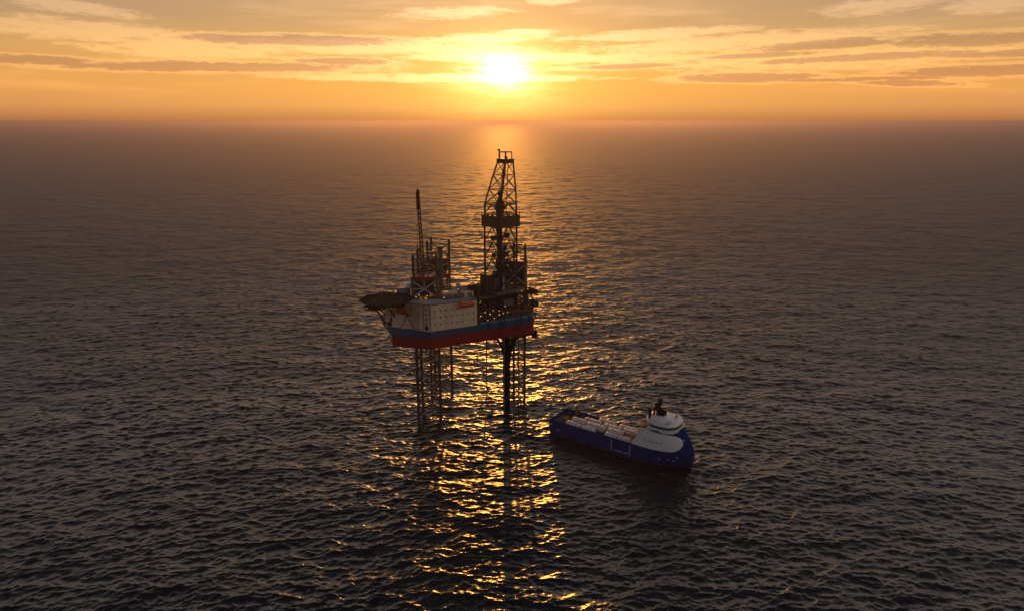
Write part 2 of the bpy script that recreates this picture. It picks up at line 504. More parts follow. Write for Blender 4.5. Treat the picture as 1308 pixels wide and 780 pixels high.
hb.loft([[(x, y, ZB) for x, y in keel], [(x, y, ZD) for x, y in top]], mi=1, caps=False)
hb.add([(x, y, ZD) for x, y in top], [tuple(range(n))], 2)
# rubbing strake between the red and the blue, and plate seams
for (a, b) in zip(keel, keel[1:] + keel[:1]):
    hb.beam((a[0], a[1], ZB), (b[0], b[1], ZB), .22, .16, 4)
hull = hb.build('hull', [M['hull_red'], M['hull_blue'], M['deck'], M['dark'], M['dark']], rig)
# bulwark along the open deck side, paler blue panels
bw = MB()
a0, a1 = 25.2, 55.3
k = 9
for i in range(k):
    u0 = a0 + (a1 - a0) * i / k + .12; u1 = a0 + (a1 - a0) * (i + 1) / k - .12
    h = (1.0, 1.1, 1.2, 1.25, 1.2, 1.3, 1.35, 1.4, 1.3)[i]
    bw.prism([uv(u0, -.12), uv(u1, -.12), uv(u1, .12), uv(u0, .12)], ZD + .004, ZD + h)
bw.build('bulwark', M['teal'], hull)
ft = MB()
for u in (30, 36.5, 38.5, 46.0, 48.2, 53.0):
    MB().beam(uvz(u, -.45, 49.0 if u in (36.5, 46.0) else 52.2), uvz(u, -.45, 56.4), .45, .5).build('fender_post', M['dark'], hull)

# --- accommodation block
acc = [uv(-.15, .3), uv(24.0, .3), uv(24.0, 9.5), (-33.5, 318.0), (-48, 318.0), (-57, 325), (-61.3, 315.4)]
ZR = 67.4
blk = MB().prism(acc, ZD + .02, ZR, mi=0, mi_top=1)
for i in range(len(acc)):                     # parapet lip
    a, b = acc[i], acc[(i + 1) % len(acc)]
    blk.beam((a[0], a[1], ZR), (b[0], b[1], ZR), .5, .35, 2)
block = blk.build('accommodation_block', [M['cream'], M['grey'], M['mid']], rig)
W0, W1 = Vector(acc[0]), Vector(acc[1]); WD = (W1 - W0).normalized(); WN = Vector((WD.y, -WD.x))
def wallbox(u, z, w_, h_, out=.05, base=None, d=None, nrm=None):
    base = base or W0; d = d or WD; nrm = nrm or WN
    p = base + d * (u - w_ / 2) - nrm * .1; q = base + d * (u + w_ / 2) - nrm * .1
    e = nrm * (out + .1)
    return [(p.x, p.y), (q.x, q.y), (q.x + e.x, q.y + e.y), (p.x + e.x, p.y + e.y)], z - h_ / 2, z + h_ / 2
for r_, zz in enumerate((64.3, 61.0, 57.7)):
    for c_ in range(8):
        if (r_, c_) in ((2, 6),): continue
        wb = MB()
        wb.prism(*wallbox(2.4 + c_ * 2.85, zz, 1.0, 1.0, .07), mi=0)
        wb.prism(*wallbox(2.4 + c_ * 2.85, zz, .66, .66, .11), mi=1)
        wb.build('window', [M['cream'], M['glass']], block)
L0, L1 = Vector(acc[-1]), Vector(acc[0]); LD = (L1 - L0).normalized(); LN = Vector((LD.y, -LD.x)); LL = (L1 - L0).length
for zz in (65.2, 62.8, 60.4, 58.0):
    MB().prism(*wallbox(LL - 2.1, zz, .8, .9, .08, L0, LD, LN)).build('window', M['glass'], block)
for u, zz, w_, h_ in ((LL - 2.0, 56.2, 1.5, 1.9), (3.6, 58.2, 1.3, 2.1), (2.6, 56.0, 2.4, 2.0), (5.2, 60.6, 1.0, 1.7)):
    MB().prism(*wallbox(u, zz, w_, h_, .12, L0, LD, LN)).build('door', M['black'], block)
pp = MB()
def lw(u, z, o=.3):
    p = L0 + LD * u + LN * o
    return (p.x, p.y, z)
for a, b in (((9, 55.5), (16, 66)), ((16, 55.5), (9, 66)), ((2.6, 55.2), (5.0, 66)), ((LL - 3.4, 55.5), (LL - 3.4, 67)), ((13, 55), (20.5, 55.4))):
    pp.tube(lw(*a), lw(*b), .16, n=6)
for i in range(7):
    pp.tube(lw(14.2 + i * .8, 56), lw(14.2 + i * .8, 66.5), .07, n=5)
pp.build('wall_pipe', M['mid'], block)
rp = MB().beam(uvz(-.15, .1, 54.9), uvz(-.15, .1, 67), .35, .35)
rp.build('corner_pipe', M['brown'], block)

# --- helideck with its struts
HX, HY, HZ = -58.3, 307.6, 69.6
def octo(r, rot=.2):
    return [(HX + r * math.cos(rot + math.pi * i / 4), HY + r * math.sin(rot + math.pi * i / 4)) for i in range(8)]
hd = MB().prism(octo(11.6), HZ - .7, HZ, mi=0)
heli = hd.build('helideck', M['helideck'], rig)
nt = MB()
oi, oo = octo(11.65), octo(13.1)
for i in range(8):
    j = (i + 1) % 8
    nt.add([(*oi[i], HZ - .1), (*oi[j], HZ - .1), (*oo[j], HZ + .45), (*oo[i], HZ + .45), (*oi[i], HZ - .2), (*oi[j], HZ - .2), (*oo[j], HZ + .33), (*oo[i], HZ + .33)],
           [(0, 1, 2, 3), (7, 6, 5, 4), (3, 2, 6, 7), (0, 4, 5, 1), (0, 3, 7, 4), (1, 5, 6, 2)])
nt.build('safety_net', M['black'], heli)
rg = MB()
for i in range(48):
    a = 2 * math.pi * i / 48; b = 2 * math.pi * (i + 1) / 48
    for r0, r1 in ((6.1, 6.7),):
        rg.add([(HX + r0 * math.cos(a), HY + r0 * math.sin(a), HZ + .012), (HX + r1 * math.cos(a), HY + r1 * math.sin(a), HZ + .012),
                (HX + r1 * math.cos(b), HY + r1 * math.sin(b), HZ + .012), (HX + r0 * math.cos(b), HY + r0 * math.sin(b), HZ + .012)], [(0, 1, 2, 3)])
rg.build('landing_marking', M['deck'], heli)
tr = MB()
for yy in (-7, -2.5, 2.5, 7):
    tr.beam((HX - 9.5, HY + yy, HZ - 1.2), (HX + 9.5, HY + yy, HZ - 1.2), .35, .9)
for xx in (-7, 0, 7):
    tr.beam((HX + xx, HY - 9.5, HZ - 1.9), (HX + xx, HY + 9.5, HZ - 1.9), .4, .7)
tr.build('deck_girder', M['black'], heli)
for (p, q, r_) in (((-68.5, 306, HZ - 1), (-63.6, 313, 62.0), .38), ((-63.6, 313, 62.0), (-60.8, 315.2, 55.6), .42), ((-62, 304, HZ - 2), (-60.4, 313.6, 60.5), .34),
                  ((-56, 299, HZ - 2), (-56.3, 312.2, 61.5), .32), ((-49.5, 299, HZ - 2), (-48.5, 308.6, 61.5), .3), ((-66.5, 308.5, 65.6), (-60.0, 313.9, 64.4), .5),
                  ((-69.3, 306.4, HZ - 1), (-66.3, 308.6, 65.5), .3)):
    MB().tube(p, q, r_, n=8).build('strut', M['dark'], heli)
wk = MB().box((-64.2, 310.0, 64.3), (5.2, 2.6, .35), .25)
for i in range(5):
    wk.beam((-66.6 + i * 1.2, 308.6 + i * .28, 64.5), (-66.6 + i * 1.2, 308.6 + i * .28, 65.6), .09)
wk.beam((-66.6, 308.6, 65.6), (-61.8, 309.7, 65.6), .09)
wk.build('walkway', M['black'], heli)
for dx, dy in ((-4.5, 9.8), (-2.2, 10.4), (1.0, 10.6)):
    e = MB().box((HX + dx, HY + dy, HZ + .75), (.9, .7, 1.5))
    e.build('fire_monitor', M['brown'], heli)

# --- legs
def tri_leg(cx, cy, rad, zt, tip):
    ch = [(cx + rad * math.cos(t), cy + rad * math.sin(t)) for t in (R(tip), R(tip + 120), R(tip + 240))]
    b = MB()
    bay = 6.1; z = -5.0; kz = 0
    while z + bay <= zt + .1:
        for i in range(3):
            p, q = ch[i], ch[(i + 1) % 3]
            mx, my = (p[0] + q[0]) / 2, (p[1] + q[1]) / 2
            b.tube((*p, z), (*q, z), .2, n=6)
            b.tube((*p, z), (mx, my, z + bay / 2), .19, n=6); b.tube((*q, z), (mx, my, z + bay / 2), .19, n=6)
            b.tube((*p, z + bay), (mx, my, z + bay / 2), .19, n=6); b.tube((*q, z + bay), (mx, my, z + bay / 2), .19, n=6)
        z += bay; kz += 1
    for i in range(3):
        b.tube((*ch[i], z), (*ch[(i + 1) % 3], z), .24, n=6)
    lg = b.build('leg', M['leg'], rig)
    for p in ch:
        c_ = MB().tube((*p, -5), (*p, zt), .46, n=10)
        c_.beam((p[0] - .5, p[1], -5), (p[0] - .5, p[1], zt), .28, .5)
        c_.beam((p[0] + .5, p[1], -5), (p[0] + .5, p[1], zt), .28, .5)
        c_.build('chord', M['leg'], lg)
    return lg, ch
legs = [(-43.6, 325.5, 6.9, 88.2, -3), (-40.9, 360.5, 7.1, 88.6, -3), (1.2, 351.5, 6.4, 88.0, -28)]
for q in legs:
    lg, ch = tri_leg(*q)
    for i in range(3):
        MB().ball((*ch[i], q[3] + .4), .6, 8, 5).build('chord_cap', M['red'], lg)
    tw = MB()
    tw.box((ch[0][0] - 3, ch[0][1], q[3] + .5), (3, 1, .8)); tw.beam((ch[0][0] - 3.5, ch[0][1], q[3]), (ch[0][0] - 3.5, ch[0][1], q[3] + 2.2), .2)
    tw.build('leg_head', M['red'], lg)

# --- jacking houses
def jack_house(cx, cy, s, z0, zm, z1, rz, solid=True):
    cr, sr = math.cos(rz), math.sin(rz)
    def P(x, y, z): return (cx + x * cr - y * sr, cy + x * sr + y * cr, z)
    b = MB(); h = s / 2
    for x, y in ((-h, -h), (h, -h), (h, h), (-h, h)):
        b.beam(P(x, y, z0), P(x, y, z1), .75)
    jh = b.build('jacking_house', M['mid'], rig)
    core = MB().box((cx, cy, (zm + z1) / 2 - .3), (s * .80, s * .80, z1 - zm - 2.2), rz)
    core.build('machinery_core', M['dark'], jh)
    MB().box((cx, cy, z1 - 1.2), (s + .6, s + .6, 2.0), rz).build('crown_band', M['red'], jh)
    MB().box((cx, cy, zm - .6), (s + .2, s + .2, 1.6), rz).build('base_band', M['red'], jh)
    for sx, sy, tx, ty in ((-1, -1, 1, -1), (1, -1, 1, 1), (1, 1, -1, 1), (-1, 1, -1, -1)):
        x = MB()
        o = .25
        nx, ny = (0, -1) if (sy == -1 and ty == -1) else ((1, 0) if sx == 1 and tx == 1 else ((0, 1) if sy == 1 and ty == 1 else (-1, 0)))
        A = lambda q, z: P((sx * (1 - q) + tx * q) * h + nx * o, (sy * (1 - q) + ty * q) * h + ny * o, z)
        x.beam(A(.04, zm + .6), A(.96, z1 - 2.4), .5); x.beam(A(.96, zm + .6), A(.04, z1 - 2.4), .5)
        x.beam(A(.03, (zm + z1) / 2 - .8), A(.45, (zm + z1) / 2 - .8), .35); x.beam(A(.5, (zm + z1) / 2), A(.5, z1 - 2.2), .35)
        x.build('cross_brace', M['lightgrey'], jh)
    lo = MB()
    for x, y in ((-h, -h), (h, -h), (h, h), (-h, h)):
        lo.beam(P(x, y, z0 + .2), P(x * .2, y * .2 , zm - 1), .4)
    lo.build('lower_brace', M['dark'], jh)
    return jh
jack_house(-43.0, 325.2, 11.6, ZD + .01, 67.6, 78.0, .12)
jack_house(-40.4, 360.3, 11.6, ZD + .01, 71.0, 80.0, .2)
jack_house(2.0, 350.5, 10.6, ZD + .01, 67.8, 80.6, -.10)

# --- derrick
DC = Vector((-5.6, 334.0)); DZ = 69.0
DR_ = R(43)
def dq(w_, cx=0.0):
    return [(DC.x + cx + w_ / 2 * (a * math.cos(DR_) - b * math.sin(DR_)), DC.y + w_ / 2 * (a * math.sin(DR_) + b * math.cos(DR_))) for a, b in ((-1, -1), (1, -1), (1, 1), (-1, 1))]
levels = [(69.0, 11.2, 0), (76.5, 11.2, 0), (84.5, 11.2, 0), (92.5, 11.2, 0), (100.4, 11.1, 0), (106.4, 11.0, 0), (111.2, 10.8, 0), (118.0, 9.2, .85), (125.0, 7.2, 1.65), (131.2, 5.2, 2.4)]
rings = [(z, dq(w_, cx)) for z, w_, cx in levels]
bars = MB()
for k_, (z, q) in enumerate(rings):
    for i in range(4):
        bars.beam((*q[i], z), (*q[(i + 1) % 4], z), .5 if z < 112 else .36)
    if k_:
        z0_, q0 = rings[k_ - 1]
        for i in range(4):
            j = (i + 1) % 4
            mx = [(q[i][0] + q[j][0]) / 2, (q[i][1] + q[j][1]) / 2]
            if z <= 111.5:
                bars.beam((*q0[i], z0_), (*mx, z), .36); bars.beam((*q0[j], z0_), (*mx, z), .36)
            else:
                bars.beam((*q0[i], z0_), (*q[j], z), .26)
                if k_ < 9: bars.beam((*q0[j], z0_), (*q[i], z), .26)
derrick = bars.build('derrick', M['dark'], rig)
for i in range(4):
    c_ = MB()
    for (za, qa), (zb, qb) in zip(rings[:-1], rings[1:]):
        c_.beam((*qa[i], za), (*qb[i], zb), .95 if za < 111 else .75)
    c_.build('derrick_leg', M['dark'], derrick)
belt = MB()
bo, bi = dq(13.0), dq(12.7)
belt.prism(bo, 100.5, 105.6, top=dq(12.8))
belt.build('wind_wall', M['darkrust'], derrick)
bl = MB()
for z in (100.4, 105.7):
    q = dq(13.3)
    for i in range(4):
        bl.beam((*q[i], z), (*q[(i + 1) % 4], z), .4, .35)
q = dq(13.1)
for i in range(4):
    bl.beam((*q[i], 100.4), (*q[i], 107.4), .35)
bl.build('wind_wall_frame', M['dark'], derrick)
rail = MB()
q = dq(12.4)
for i in range(4):
    a, b = q[i], q[(i + 1) % 4]
    rail.beam((*a, 111.9), (*b, 111.9), .12); rail.beam((*a, 111.0), (*b, 111.0), .5, .2)
rail.build('monkey_board', M['dark'], derrick)
cc = (DC.x + 2.5, DC.y)
cr_ = MB().prism(dq(6.0, 2.4), 130.6, 132.6)
cr_.build('crown_platform', M['dark'], derrick)
cf = MB()
q = dq(4.2, 2.5)
for i in range(4):
    cf.beam((*q[i], 132.6), (*q[i], 136.0), .5); cf.beam((*q[i], 135.8), (*q[(i + 1) % 4], 135.8), .6, .5)
cf.beam((*q[3], 132), (*q[3], 137.2), .8); cf.box((q[3][0] - .4, q[3][1], 136.7), (1.4, 1.0, .6))
cf.ball((cc[0] + .2, cc[1], 133.1), .8, 10, 6)
cf.build('crown_block', M['dark'], derrick)
hk = MB()
hk.loft([[(DC.x - .3 + w_ * a, DC.y + w_ * b, z) for a, b in ((-1, -.7), (1, -.7), (1, .7), (-1, .7))] for z, w_ in ((104.2, 1.4), (107.0, 1.9), (110.5, 2.5), (112.4, 1.6), (114.2, .7), (116.0, 1.0), (117.2, .8))])
hk.build('travelling_block', M['dark'], derrick)
ln = MB()
for dx in (-.7, -.25, .25, .7):
    ln.tube((DC.x - .3 + dx * .6, DC.y, 117), (cc[0] + dx, cc[1], 132), .07, n=5)
for dx, zt in ((-1.6, 131), (1.8, 131)):
    ln.tube((DC.x + dx, DC.y + 1.2, 84), (cc[0] + dx * .7, cc[1] + .8, zt), .16, n=6)
ln.build('drill_line', M['black'], derrick)
st = MB()
for i in range(7):
    for j in range(3):
        st.tube((DC.x - 1.7 + i * .42, DC.y + 1.0 + j * .6, 69), (DC.x - 2.1 + i * .36, DC.y + .6 + j * .6, 98.5 + (i % 3) * .6), .16, n=5)
st.build('drill_pipe_stand', M['black'], derrick)
td = MB().tube((DC.x - 1.2, DC.y - 1.2, 70), (DC.x - 1.2, DC.y - 1.2, 100), .45, n=8)
td.box((DC.x - 1.2, DC.y - 1.2, 82), (2.6, 2.2, 5)); td.box((DC.x - 2.4, DC.y - 1, 77), (3.4, 2, 2.2)); td.box((DC.x - .8, DC.y - 1, 90.5), (1.8, 1.8, 3.2))
td.build('top_drive', M['dark'], derrick)
st2 = MB()
for i in range(9):
    z = 71 + i * 3.0
    st2.beam((DC.x + 6.4, DC.y + 2.6, z), (DC.x + 7.8, DC.y + 4.4, z + 1.5), .5, .12)
st2.beam((DC.x + 8.0, DC.y + 3.0, 69), (DC.x + 8.0, DC.y + 3.0, 96), .28)
st2.build('derrick_stair', M['dark'], derrick)
for (dx, dy, z, w_) in ((2.6, -1.4, 86.6, 2.6), (-3.6, .6, 94.2, 2.2), (3.0, 1.4, 95.4, 2.4), (.8, 2.2, 78.5, 5.0), (-3.4, -1.0, 86.0, 1.6), (3.2, -1.8, 79.6, 2.0)):
    MB().box((DC.x + dx, DC.y + dy, z), (w_, 1.5, 2.4), .5).box((DC.x + dx, DC.y + dy, z - 1.4), (w_ + .8, 2.1, .2), .5).build('derrick_cabin', M['dark'], derrick)

# --- drill floor and substructure
df = MB().box((-6.3, 335.5, 68.2), (17.5, 17, 1.4), R(43))
floor_ = df.build('drill_floor', M['mid'], rig)
for (x, y, z, sx, sy, sz, rz, mt, nm) in (
        (-10.6, 329.3, 73.2, 8.6, 6, 8.4, .65, 'dark', 'driller_cabin'), (-14.8, 333.0, 70.4, 4.5, 4, 3.0, .65, 'brown', 'equipment_cabin'),
        (-8.0, 328.2, 72.6, 2.6, 2.6, 6.2, .65, 'mid', 'tank'), (-4.4, 328.6, 72.0, 1.0, 1.0, 9.0, .7, 'grey', 'standpipe'),
        (-3.0, 329.6, 71.0, .6, .6, 9.0, .7, 'brown', 'standpipe'), (-5.2, 329.9, 73.5, 3.2, 4, 9.0, .7, 'dark', 'equipment_cabin')):
    MB().box((x, y, z), (sx, sy, sz), rz).build(nm, M[mt], floor_)
sb = MB()
sc_ = [(-17, 329), (-5.5, 323.8), (6.5, 331.5), (1.5, 346), (-13, 346)]
for i, p in enumerate(sc_):
    q = sc_[(i + 1) % 5]
    for z in (56, 61.5, 67.4):
        sb.beam((*p, z), (*q, z), .6)
    sb.beam((*p, ZD), (*p, 67.5), .8)
    sb.beam((*p, 56), (*q, 61.5), .35); sb.beam((*q, 61.5), (*p, 67), .35)
sub = sb.build('substructure', M['dark'], rig)
MB().prism([(-15.5, 331.5), (-6, 327), (2.5, 332.5), (-1, 344), (-12, 344)], ZD + .02, 67.3).build('shale_module', M['black'], sub)
for (x, y, z, sx, sy, sz, rz, mt, nm) in (
        (-9.3, 324.6, 62.6, 5.0, 2.0, 2.6, .45, 'dark', 'module'), (-2.2, 327.0, 63.4, 5.4, 2.2, 3.0, .5, 'mid', 'module'),
        (-11.8, 324.6, 66.6, 7.5, 3.6, .4, .45, 'mid', 'platform'), (3.2, 331.4, 59.2, 5.4, 2.6, 3.4, .55, 'dark', 'module'),
        (-14.6, 323.6, 58.0, 4.0, 3.0, 3.2, .47, 'dark', 'module'), (-5.2, 325.8, 58.4, 6.0, 1.8, 2.8, .5, 'dark', 'module')):
    MB().box((x, y, z), (sx, sy, sz), rz).build(nm, M[mt], sub)
# pipe deck / catwalk left of the derrick
cw = MB()
cw.box((-15.2, 331.0, 66.3), (13, 8.5, .7), .15)
for x, y in ((-21, 327), (-21, 334), (-10, 329)):
    cw.beam((x, y, ZD), (x, y, 66), .6)
cat = cw.build('pipe_deck', M['dark'], rig)
pr = MB()
for i in range(9):
    pr.tube((-20.5, 327.6 + i * .7, 67.1 + .25 * (i % 3)), (-10.5, 329 + i * .7, 67.1 + .25 * (i % 3)), .26, n=7)
pr.build('drill_pipe', M['mid'], cat)
wn_ = MB().tube((-20.6, 325.4, 70.4), (-18.2, 326.6, 70.4), 1.9, n=16); wn_.tube((-21.0, 325.2, 70.4), (-20.6, 325.4, 70.4), 2.4, n=16); wn_.tube((-18.2, 326.6, 70.4), (-17.8, 326.8, 70.4), 2.4, n=16)
wn_.box((-19.4, 326.0, 67.9), (3.4, 2.6, 1.4), .46)
wn_.build('winch', M['black'], cat)
sl = MB()
for i in range(8):
    sl.beam((-16.4 + i * .85, 328.2, 68.0 + i * 1.1), (-16.4 + i * .85, 330.6, 68.0 + i * 1.1), .9, .3)
for yy in (328.2, 330.6):
    sl.beam((-16.8, yy, 67.6), (-9.8, yy, 76.6), .35, .5); sl.beam((-16.8, yy, 68.7), (-9.8, yy, 77.7), .12)
sl.build('stair_ramp', M['mid'], cat)

# --- open deck between the block and the right corner
od = MB()
for i in range(10):
    u = 26 + i * 3.05
    hh = (6.5, 9, 7, 10.5, 8.5, 7.2, 5.0, 5.8, 4.0, 3.0)[i]
    od.box(uvz(u, 3.4 + (i % 3) * .8, ZD + hh / 2), (2.4, 3.0, hh), HR)
deckm = od.build('deck_machinery', M['dark'], rig)
pv_ = MB()
for i in range(16):
    u = 25.5 + i * 1.85
    z = ZD + 1.5 + (i * 7 % 5) * .9
    pv_.tube(uvz(u, 1.4, ZD), uvz(u, 1.4, z + 1.5), .16, n=6); pv_.tube(uvz(u, 1.4, z + 1.5), uvz(u + 2.6, 1.3, z + 1.5), .14, n=6)
for z in (56.6, 58.0, 60.2):
    pv_.tube(uvz(25, 1.1, z), uvz(54, 1.1, z - (z > 60) * 2), .15, n=6)
pv_.build('pipework', M['brown'], deckm)
hr = MB()
for i in range(17):
    u = 24.6 + i * 1.9
    hr.beam(uvz(u, .2, ZD + 1), uvz(u, .2, ZD + 2.4), .1)
for z in (ZD + 1.8, ZD + 2.4):
    hr.beam(uvz(24.6, .2, z), uvz(55, .2, z), .1)
hr.build('handrail', M['mid'], deckm)
for i, (px_u, z) in enumerate(((26.2, 58.6), (28.6, 60.2), (30.0, 56.0), (31.3, 59.0), (33.6, 56.6), (33.0, 60.6), (36.4, 58.0), (36.3, 60.0), (37.6, 61.6), (39.6, 61.8), (38.6, 58.4), (41.0, 58.6))):
    l_ = MB().ball(uvz(px_u, .75, z), .18 if i not in (0, 3, 6) else .23, 8, 5)
    l_.build('deck_lamp', M['lamp'], deckm)
lp = MB()
for u, z in ((26.2, 58.6), (28.6, 60.2), (30, 56), (31.3, 59), (33.6, 56.6), (33, 60.6), (36.4, 58), (36.3, 60), (37.6, 61.6), (39.6, 61.8), (38.6, 58.4), (41, 58.6)):
    lp.beam(uvz(u, 1.0, ZD), uvz(u, 1.0, z), .12); lp.beam(uvz(u, 1.0, z), uvz(u, .8, z), .1)
lp.build('lamp_post', M['dark'], deckm)
# diagonal bracing and platforms at the right-hand corner
rb = MB()
for a, b in (((5, 333, 55), (9.5, 343, 67)), ((10.5, 333, 55), (5, 338, 66)), ((9.5, 344, 67), (11.3, 346, 55)), ((8.5, 336, 66), (11.5, 345, 60)), ((6.5, 345, 67), (8.7, 345, 56))):
    rb.tube(a, b, .3, n=7)
rb.box((5.2, 332.4, 57.6), (6.5, 3.0, 2.6), .48)
rb.build('corner_brace', M['dark'], rig)
for (x, y, z, sx, sy) in ((10.6, 347, 63.8, 5.6, 6.5), (11.6, 344, 58.2, 4.2, 9.0)):
    p = MB().box((x, y, z), (sx, sy, .5))
    p.box((x - .6, y, z + 1.0), (sx * .5, sy * .5, 1.6))
    for i in range(6):
        p.beam((x - sx / 2 + i * sx / 5, y - sy / 2, z), (x - sx / 2 + i * sx / 5, y - sy / 2, z + 1.4), .12)
    p.beam((x - sx / 2, y - sy / 2, z + 1.4), (x + sx / 2, y - sy / 2, z + 1.4), .12)
    p.beam((x - sx / 2, y, z - 3), (x + sx / 2 - .4, y, z - .2), .35)
    p.build('side_platform', M['black'], rig)
for a, b, w_ in (((10, 345, 64), (13.8, 346, 62.2), .5), ((10.5, 343, 60), (13.2, 343, 57.6), .4), ((11.5, 343, 54), (12.6, 343, 50.5), .5), ((12.4, 343, 58), (12.6, 343, 50), .25)):
    MB().beam(a, b, w_).build('boat_fender', M['black'], rig)

# --- crane
crane = MB().tube((-46.0, 335.5, ZD), (-46.0, 335.5, 74.5), 1.5, 1.3, n=14).build('crane', M['mid'], rig)
MB().box((-45.2, 335.2, 76.4), (4.4, 4.2, 4.2), .2).box((-43.6, 334.4, 79.6), (2.4, 2.4, 2.4), .2).build('crane_cab', M['red'], crane)
bm_ = MB()
B0, B1 = Vector((-44.6, 334.2, 78.5)), Vector((-45.6, 333.0, 117.4))
ax = (B1 - B0).normalized(); sa = Vector((1, 0, 0)); sb_ = Vector((0, 1, 0))
for i, (a, b) in enumerate(((-1, -1), (1, -1), (1, 1), (-1, 1))):
    w0 = .75
    bm_.tube(B0 + sa * a * w0 + sb_ * b * w0, B1 + sa * a * .45 + sb_ * b * .45, .21, n=6)
for i in range(16):
    t0, t1 = i / 16, (i + 1) / 16
    w0 = .75 - .3 * t0; w1 = .75 - .3 * t1
    for (a, b, c_, d_) in ((-1, -1, 1, -1), (1, -1, 1, 1), (1, 1, -1, 1), (-1, 1, -1, -1)):
        p = B0.lerp(B1, t0) + sa * a * w0 + sb_ * b * w0; q = B0.lerp(B1, t1) + sa * c_ * w1 + sb_ * d_ * w1
        bm_.tube(p, q, .17, n=5)
bm_.build('boom', M['dark'], crane)
MB().box((-45.7, 333, 112.6), (1.5, 1.5, 8.6)).box((-45.7, 333, 117.6), (1.0, 1.2, 1.4)).build('boom_head', M['black'], crane)
gy = MB()
gy.beam((-45.6, 336.4, 78), (-47.6, 337.5, 90), .35); gy.beam((-43.6, 336.8, 78), (-47.4, 337.5, 90), .35)
gy.tube((-47.4, 337.5, 90), (-45.7, 333, 116), .06, n=5); gy.tube((-46.5, 332.4, 117), (-46.5, 332.4, 101), .06, n=5); gy.box((-46.5, 332.4, 100.6), (.5, .5, 1.2))
gy.build('gantry', M['red'], crane)
wd = MB().tube((-46.4, 332.6, 78), (-43.2, 333.4, 78), 1.2, n=12)
MB().tube((-47.2, 333.4, 88.6), (-45.6, 333.6, 88.6), .9, n=10).build('hoist_drum', M['red'], crane)
wd.build('hoist_drum', M['red'], crane)
# second crane, folded on its rest behind the block
cr2 = MB().tube((-36.4, 341, ZD), (-36.4, 341, 88.0), 1.15, n=14).build('king_post', M['mid'], rig)
MB().box((-36.4, 341, 88.4), (3.2, 2.8, 1.4)).build('post_cap', M['red'], cr2)

# --- things on the accommodation roof
def roofbox(nm, x, y, z0, s, rz, mt):
    return MB().box((x, y, z0 + s[2] / 2), s, rz).build(nm, M[mt], rig)
roofbox('deckhouse', -25.6, 330.4, 67.0, (9.5, 6.5, 4.6), .3, 'grey')
rh = roofbox('roof_house', -30.5, 320.6, 67.5, (7.5, 3.0, 3.0), .49, 'cream')
r2 = roofbox('roof_house', -22.3, 323.4, 66.5, (6.0, 3.4, 3.4), .49, 'cream')
for x, y in ((-33.5, 316.4), (-27.5, 318.8)):
    MB().tube((x, y, 68.6), (x + 4.0, y + 2.1, 68.6), 1.15, n=14).build('tank', M['mid'], rig)
rd = MB().tube((-50.5, 323.6, 67.5), (-50.5, 323.6, 71.6), .7, n=10)
rdm = rd.build('radome_mast', M['brown'], rig)
MB().ball((-50.5, 323.6, 72.6), 1.6, 16, 10).build('radome', M['white'], rdm)
rd2 = MB().tube((-26.5, 326.5, 69), (-26.5, 326.5, 71.5), .5, n=8).build('radome_mast', M['mid'], rig)
MB().ball((-26.5, 326.5, 72.4), 1.15, 14, 8).build('radome', M['cream'], rd2)
am = MB()
for x, y, z, h in ((-47, 321, 67.4, 6), (-46.2, 321.6, 67.4, 4.4), (-55.2, 321.5, 66, 4), (-54, 322, 66, 3.2), (-34.6, 318, 67.4, 4), (-19.5, 319, 67.2, 3.4), (-24, 318, 67.3, 2.6), (-31, 316, 67.4, 2.8)):
    am.beam((x, y, z), (x, y, z + h), .16)
am.build('antenna', M['dark'], rig)
gl = MB()
for i in range(24):
    u = .3 + i * 1.02
    gl.beam(uvz(u, .6, ZR), uvz(u, .6, ZR + 1.1), .07)
gl.beam(uvz(.3, .6, ZR + 1.1), uvz(23.8, .6, ZR + 1.1), .08); gl.beam(uvz(.3, .6, ZR + .6), uvz(23.8, .6, ZR + .6), .07)
gl.build('handrail', M['mid'], block)
cl = MB()
for i in range(26):
    a = RNG.uniform(0, 1, 6)
    x = -52 + a[0] * 33; y = 318.2 + (x + 52) * .12 + a[1] * 6
    s = .5 + a[2] * 1.6
    cl.box((x, y, 67.3 + s * .5), (s, .6 + a[3] * 1.4, s), a[4])
for i in range(12):
    a = RNG.uniform(0, 1, 3)
    x = -50 + a[0] * 28; cl.tube((x, 318.6 + a[1] * 5, 67), (x + 3, 319.6 + a[1] * 5, 68 + a[2] * 2), .18, n=6)
cl.build('roof_equipment', M['brown'], rig)
yb = MB()
for x, y, z in ((-41.5, 316.0, 69.2), (-43.6, 315.4, 69.0), (-39.0, 317.6, 70.2)):
    yb.box((x, y, z - .8), (1.5, 1.2, 1.6), .3)
yb.build('roof_locker', M['yellow'], rig)
for p in ((-45.6, 313.6, 69.4), (-44.2, 313.8, 70.2), (-40.2, 313.2, 70.1), (-40.8, 313.0, 68.9), (-26.4, 324.2, 70.6), (-32.4, 314.0, 69.0)):
    lb = MB().ball(p, .2, 8, 5); lb.build('roof_lamp', M['lamp'], block)
    
